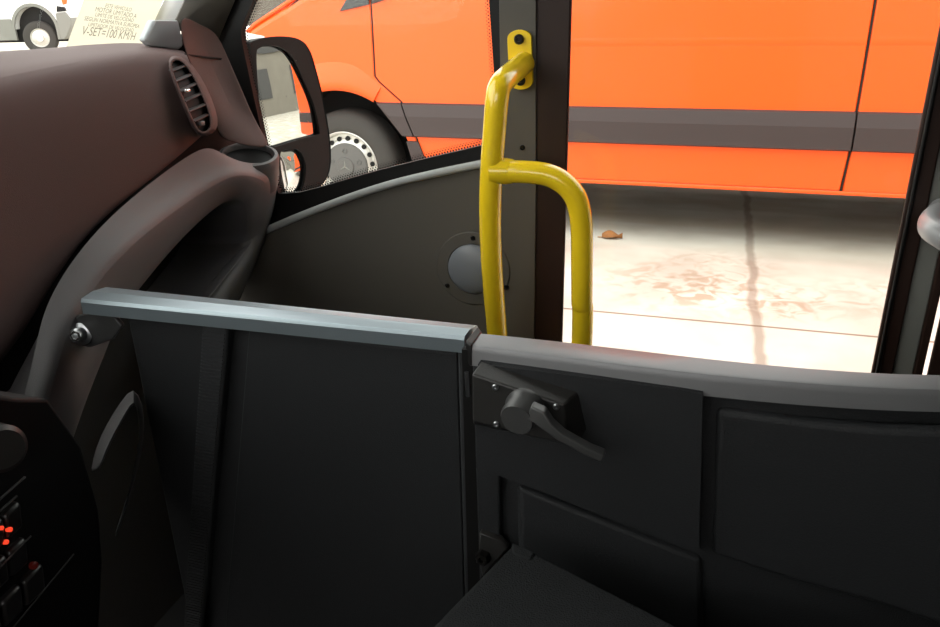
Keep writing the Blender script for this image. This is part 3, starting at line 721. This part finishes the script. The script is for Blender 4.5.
def pprism(name, pts3, m, t_, par, bev=.004, bseg=2):
    b = MB(); b.prism(pts3, (0, t_, 0)); return b.build(name, m, par, bevel=bev, bseg=bseg)
def xat(px, o=0): return aY(px, 335, py+o).x
zlow = FZ+.03
def vpan(name, xl, xr, ztop_l, ztop_r, o, t_, m, par, z0=zlow, bev=.004, bseg=2, xl0=None, xr0=None):
    return pprism(name, [V((xl0 if xl0 is not None else xl, py+o, z0)), V((xr0 if xr0 is not None else xr, py+o, z0)), V((xr, py+o, ztop_r)), V((xl, py+o, ztop_l))], m, t_, par, bev, bseg)
def lowx(a, c):
    p, q = pz(*a), pz(*c); return p.x+(q.x-p.x)*(zlow-p.z)/(q.z-p.z)
l0, l1, l2 = lowx((208, 336), (187, 600)), lowx((232, 334), (206, 600)), lowx((246, 336), (223, 620))
xL, xS0, xS1, xC, xF, xE = xat(112), xat(205), xat(231), xat(246), xat(455), xat(466)
base = vpan('panel', xat(126), xE, 1.004, 1.004, .012, .012, MT['vinyl'], pt)
vpan('left_pad', xat(128), xS0, 1.0, 1.0, .004, .01, MT['vinyl'], pt, bev=.003, xr0=l0)
vpan('ribbed_stile', xS0, xS1, 1.002, 1.002, -.002, .016, MT['rib'], pt, bev=.004, xl0=l0, xr0=l1)
vpan('centre_pad', xC, xF, .998, .998, .006, .008, MT['vinyl'], pt, bev=.006, bseg=3, xl0=l2)
vpan('right_stile', xF+.002, xE, 1.003, 1.003, 0, .014, MT['rib'], pt, bev=.002)
b = MB(); b.box((xE-.001, py-.003, zlow), (xE+.0018, py+.02, 1.003)); b.build('metal_edge', MT['steel'], pt)
# ribs on the stile
stl = [o for o in pt.children if o.name.startswith('ribbed_stile')][0]
b = MB(); z = .45
while z < .99:
    k_ = (1.002-z)/(1.002-zlow); b.box((xS0+(l0-xS0)*k_+.003, py-.0032, z), (xS1+(l1-xS1)*k_-.003, py-.001, z+.0022)); z += .0046
b.build('ribs', MT['rib'], stl)
# hinge bracket and bolt at the left end
b = MB(); b.prism([pz(x, y, -.004) for x, y in ((66, 326), (76, 316), (90, 312), (112, 314), (122, 326), (112, 340), (90, 348), (74, 344))], (0, .006, 0)); br = b.build('hinge_bracket', MT['lever'], pt, bevel=.002)
b = MB(); b.box(pz(108, 316, .004)-V((0, 0, .0)), pz(140, 311, .012)+V((0, 0, .004))); 
bc = pz(81, 334, -.006)
b = MB(); b.lathe(bc, (.35, -1, .25), [(.0135, -.004), (.0135, .002), (.009, .003), (.009, .012), (.006, .014), (0, .014)], seg=24); b.build('washer', MT['steel'], br)
screw(bc+V((.35, -1, .25)).normalized()*.003, V((.35, -1, .25)), .0085, .012, 'hex_bolt', MT['chrome'], br, hexa=True)
b = MB(); b.tube([bc+V((0, .006, 0)), bc+V((-.05, .05, -.01))], .008, 10); b.build('hinge_pin', MT['lever'], br)

gt = thing('gate', (.1, .665, FZ), 'black padded swing gate with curved grey rail and lever latch', 'gate')
fr = [(471, 346), (485, 347.5), (520, 352), (560, 357), (610, 363.5), (660, 369.5), (710, 375), (760, 379.8), (810, 383.8), (860, 387), (900, 388.8), (940, 389.8), (1000, 390), (1080, 388)]
bk = [(480, 333), (492, 334), (522, 337), (560, 341), (608, 346.5), (655, 352), (706, 358), (758, 363.5), (808, 368), (857, 371.5), (897, 373.5), (938, 374.5), (998, 374.5), (1078, 372)]
F3 = [aZ(x, y, RZ) for x, y in fr]; K3 = [aZ(x, y, RZ) for x, y in bk]
b = MB()
def gsec(P, Q):
    w = Q-P
    return [P+V((0, 0, -.021)), P+V((0, 0, -.007)), P+w*.02+V((0, 0, -.003)), P+w*.06+V((0, 0, -.0008)), P+w*.13, P+w*.9+V((0, 0, .0008)), P+w*.97+V((0, 0, -.001)), Q+V((0, 0, -.005)), Q+V((0, 0, -.021))]
b.loft([gsec(p, q) for p, q in zip(F3, K3)], closed=True, cap=True); gr = b.build('top_rail', MT['rail2'], gt)
b = MB(); b.prism([aZ(x, y, RZ+.002) for x, y in ((465, 341), (471, 345), (482, 331), (478, 326))], (0, 0, -.024)); b.build('rubber_seal', MT['seal'], gt, bevel=.002)
# panel following the rail
def gpt(i, o, z): 
    p = F3[i].lerp(K3[i], .3); return V((p.x, p.y+o, z))
N = len(F3)
b = MB(); ring = []
rows = [[gpt(i, 0.0, RZ-.012), gpt(i, 0.0, zlow), gpt(i, .014, zlow), gpt(i, .014, RZ-.012)] for i in range(N)]
b.loft(rows, closed=True, cap=True); gp = b.build('panel', MT['vinyl'], gt)
# pads on it
gy = min(gpt(i, 0, 0).y for i in range(10))
def gq(x, y, o): return aY(x, y, gy-o)
def gpad(name, pts, o, t_, bev, m='vinyl', par=gt):
    b = MB(); b.prism([gq(x, y, o) for x, y in pts], (0, t_, 0)); return b.build(name, MT[m], par, bevel=bev, bseg=4)
b = MB(); b.box((xE+.002, gy-.004, zlow), (gpt(1, 0, 0).x+.01, gy+.03, RZ-.006)); b.build('hinge_post', MT['black'], gt)
gpad('left_stile', ((472, 362), (499, 366), (501, 600), (480, 600)), .006, .012, .003)
gpad('upper_pad', ((478, 364), (520, 369), (600, 379), (680, 390), (703, 394), (699, 553), (640, 530), (560, 499), (500, 476), (476, 468)), .016, .022, .008)
gpad('lower_pad', ((516, 486), (560, 504), (640, 536), (702, 560), (704, 660), (520, 660)), .006, .012, .006)
gpad('rear_pad', ((716, 408), (800, 420), (880, 428), (980, 432), (976, 640), (880, 606), (800, 585), (712, 556)), .005, .014, .008)
b = MB(); b.tube([gq(466.5, 372, .014), gq(468, 396, .014)], .0022, 8); b.build('striker_edge', MT['steel'], gt)
# latch
def lq(x, y, o): return gq(x, y, .016+o)
def plate(o): 
    return [lq(x, y, o) for x, y in ((471, 372), (566, 404), (570, 440), (564, 446), (520, 436), (472, 421))]
b = MB()
f = plate(.016); k = [p+V((0, .0, 0)) for p in f]
front = [lq(x, y, .020) for x, y in ((471.5, 374), (564, 405), (568, 439), (561, 443), (520, 434), (473, 421))]
back = [lq(x, y, -.002) for x, y in ((481, 361), (579, 391), (588, 428), (580, 442), (530, 436), (473, 424))]
b.loft([back, front], closed=True, cap=True); lt = b.build('latch', MT['latch'], gt, bevel=.002, bseg=3)
for x, y in ((495.5, 387), (556.5, 406.5), (496.5, 424)):
    screw(lq(x, y, .020), V((0, -1, 0)), .0032, .0022, 'screw', MT['steel'], lt)
hc = lq(526, 405, .018); hx = V((-.12, -1, -.12)).normalized()
b = MB(); b.lathe(hc, hx, [(.0185, 0), (.0185, .006), (.0165, .009), (.0165, .022), (.015, .025), (0, .025)], seg=40); b.build('latch_hub', MT['lever'], lt)
# lever: a flat tapering bar out from the hub, kinked at the end
lv = [(529, 411, .012, .040), (540, 416, .0125, .043), (548, 425, .0085, .044), (561, 435.5, .0066, .044), (588, 450.5, .0066, .042), (604, 457, .0068, .040)]
rows = []
for i, (x, y, h, o) in enumerate(lv):
    c = lq(x, y, o)
    d = lq(lv[min(i+1, 5)][0], lv[min(i+1, 5)][1], o)-lq(lv[max(i-1, 0)][0], lv[max(i-1, 0)][1], o); d.normalize(); w = V((0, -1, 0)); u = d.cross(w).normalized()
    if u.z < 0: u = -u
    rows.append([c+u*h*.62+w*.004, c+u*h*.62-w*.008, c-u*h*.62-w*.008, c-u*h*.62+w*.004])
b = MB(); b.loft(rows, closed=True, cap=True); b.build('latch_lever', MT['lever'], lt, bevel=.0018, bseg=3)
# bolt and bracket low on the hinge side
b = MB(); b.prism([gq(x, y, .014) for x, y in ((479, 533), (500, 541), (508, 549), (482, 578), (478, 560))], (0, .01, 0)); lb = b.build('lower_bracket', MT['latch'], gt, bevel=.002)
screw(gq(484, 556, .014), V((0, -1, .2)), .0085, .01, 'bracket_bolt', MT['darksteel'], lb, hexa=True)

# ---- carpeted box in the foreground
CZ = .845
corner, lf, rg = aZ(514, 541, CZ), aZ(430, 627, CZ), aZ(680, 626, CZ)
dl_, dr_ = (lf-corner), (rg-corner)
q = [corner, corner+dr_*2.2, corner+dr_*2.2+dl_*1.9, corner+dl_*1.9]
b = MB(); b.prism(q, (0, 0, -(CZ-FZ))); cb = tag(b.build('carpeted_box', MT['carpet'], bevel=.006, bseg=3), 'charcoal carpet covered box at the foot of the gate', 'box')
b = MB(); b.prism([corner+dr_*.0+dl_*.03+V((0, 0, -.002)), corner+dr_*.16+dl_*.02+V((0, 0, -.002)), corner+dr_*.16+dl_*.1+V((0, 0, -.002)), corner+dr_*.05+dl_*.12+V((0, 0, -.002))], (0, 0, .004)); b.build('carpet_fold', MT['carpet'], cb, bevel=.002)

# ================================================================== YELLOW HANDRAIL
yt = thing('handrail', aY(492, 330, 1.12), 'glossy yellow tube handrail bolted to the grey pillar', 'handrail')
mc = aY(522, 60, WY)
R0 = .0168
path = [aY(524, 63, WY-.006), aY(515.5, 70, 1.155), aY(507, 77.5, 1.115), aY(500, 86, 1.09), aY(497, 100, 1.082), aY(494.5, 130, 1.082), aY(491.5, 170, 1.084), aY(490.2, 210, 1.090), aY(491, 250, 1.100), aY(493.5, 290, 1.115), aY(497, 332, 1.135), aY(500, 375, 1.15)]
path = path + [V((path[-1].x, path[-1].y, FZ))]
b = MB(); b.tube(smooth_path(path, 8), R0, 28); b.build('upright', MT['yellow'], yt)
p2 = [aY(493, 171, 1.084), aY(508, 171.5, 1.084), aY(526, 172, 1.084), aY(546, 174.5, 1.086), aY(562, 182, 1.088), aY(573.5, 194, 1.09), aY(579.5, 210, 1.092), aY(581.8, 232, 1.096), aY(582, 265, 1.10), aY(582, 300, 1.105), aY(582, 345, 1.11)]
p2.append(V((p2[-1].x, p2[-1].y, FZ)))
b = MB(); b.tube(smooth_path(p2, 8), R0*.98, 28); b.build('side_loop', MT['yellow'], yt)
b = MB(); b.lathe(aY(497, 171, 1.084), (1, .12, 0), [(.0192, -.01), (.0192, .014), (.018, .022), (.0165, .026), (.01, .026)], seg=28); b.build('weld_collar', MT['yellow'], yt)
t0, t1 = aY(520.5, 39, WY), aY(522, 80, WY)
ax = (t0-t1).normalized(); sd = V((0, -1, 0)).cross(ax)
rw = .0185; outl = []
for k in range(13): a = PI*k/12; outl.append(t0+ax*(.0075+math.sin(a)*.012-.006)*1.0+sd*rw*math.cos(a)*-1)
for k in range(13): a = PI*k/12; outl.append(t1-ax*(.0075+math.sin(a)*.012-.006)*1.0+sd*rw*math.cos(a))
b = MB(); b.prism([p+V((0, -.008, 0)) for p in outl], (0, .008, 0)); mpz = b.build('mounting_plate', MT['yellow'], yt, bevel=.002)
for p in (t0, t1): screw(p+V((0, -.008, 0)), V((0, -1, 0)), .0075, .006, 'bolt', MT['darksteel'], mpz)

# ---- grey grab rail at the right edge
gpth = [aY(944, 213, 1.185), aY(937, 216, 1.16), aY(932, 222, 1.13), aY(933, 229, 1.10), aY(943, 236, 1.075), aY(965, 249, 1.07), aY(1010, 268, 1.07)]
b = MB(); b.tube(smooth_path(gpth, 8), .0165, 26)
b.tube([gpth[0], V((gpth[0].x, yR, gpth[0].z))], .0165, 26)
tag(b.build('grab_rail', MT['greytube'], origin=gpth[0]), 'glossy grey grab rail bent to the rear door post', 'handrail')

# ---- round speaker cover on the wall
sc_ = aY(473, 269, WY)
rpx = .064
spk = thing('speaker', sc_, 'round grey domed speaker cover screwed to the side wall', 'speaker')
b = MB(); b.lathe(sc_, (0, -1, 0), [(rpx*1.04, -.002), (rpx*1.04, .0005), (rpx*1.01, .0022), (rpx*.72, .0024), (rpx*.70, .001)], seg=64); b.build('flange', MT['lining'], spk)
b = MB(); b.lathe(sc_, (0, -1, 0), [(rpx*.70*math.cos(a), .001+.016*math.sin(a)) for a in [PI/2*k/12 for k in range(13)]], seg=64); b.build('dome', MT['dome'], spk)
for x, y in ((473, 238), (447.5, 285.5), (506, 287)): screw(aY(x, y, WY-.002), V((0, -1, 0)), .0042, .003, 'screw', MT['darksteel'], spk)

# ================================================================== LIGHT
w = bpy.data.worlds.new('sky'); SC.world = w; w.use_nodes = True; nt = w.node_tree
bg = nt.nodes['Background']; bg.inputs[0].default_value = (1.0, .985, .95, 1); bg.inputs[1].default_value = 3.6
SC.view_settings.view_transform = 'Standard'; SC.view_settings.look = 'None'
SC.view_settings.exposure = 0; SC.view_settings.gamma = 1; SC.view_settings.use_curve_mapping = False
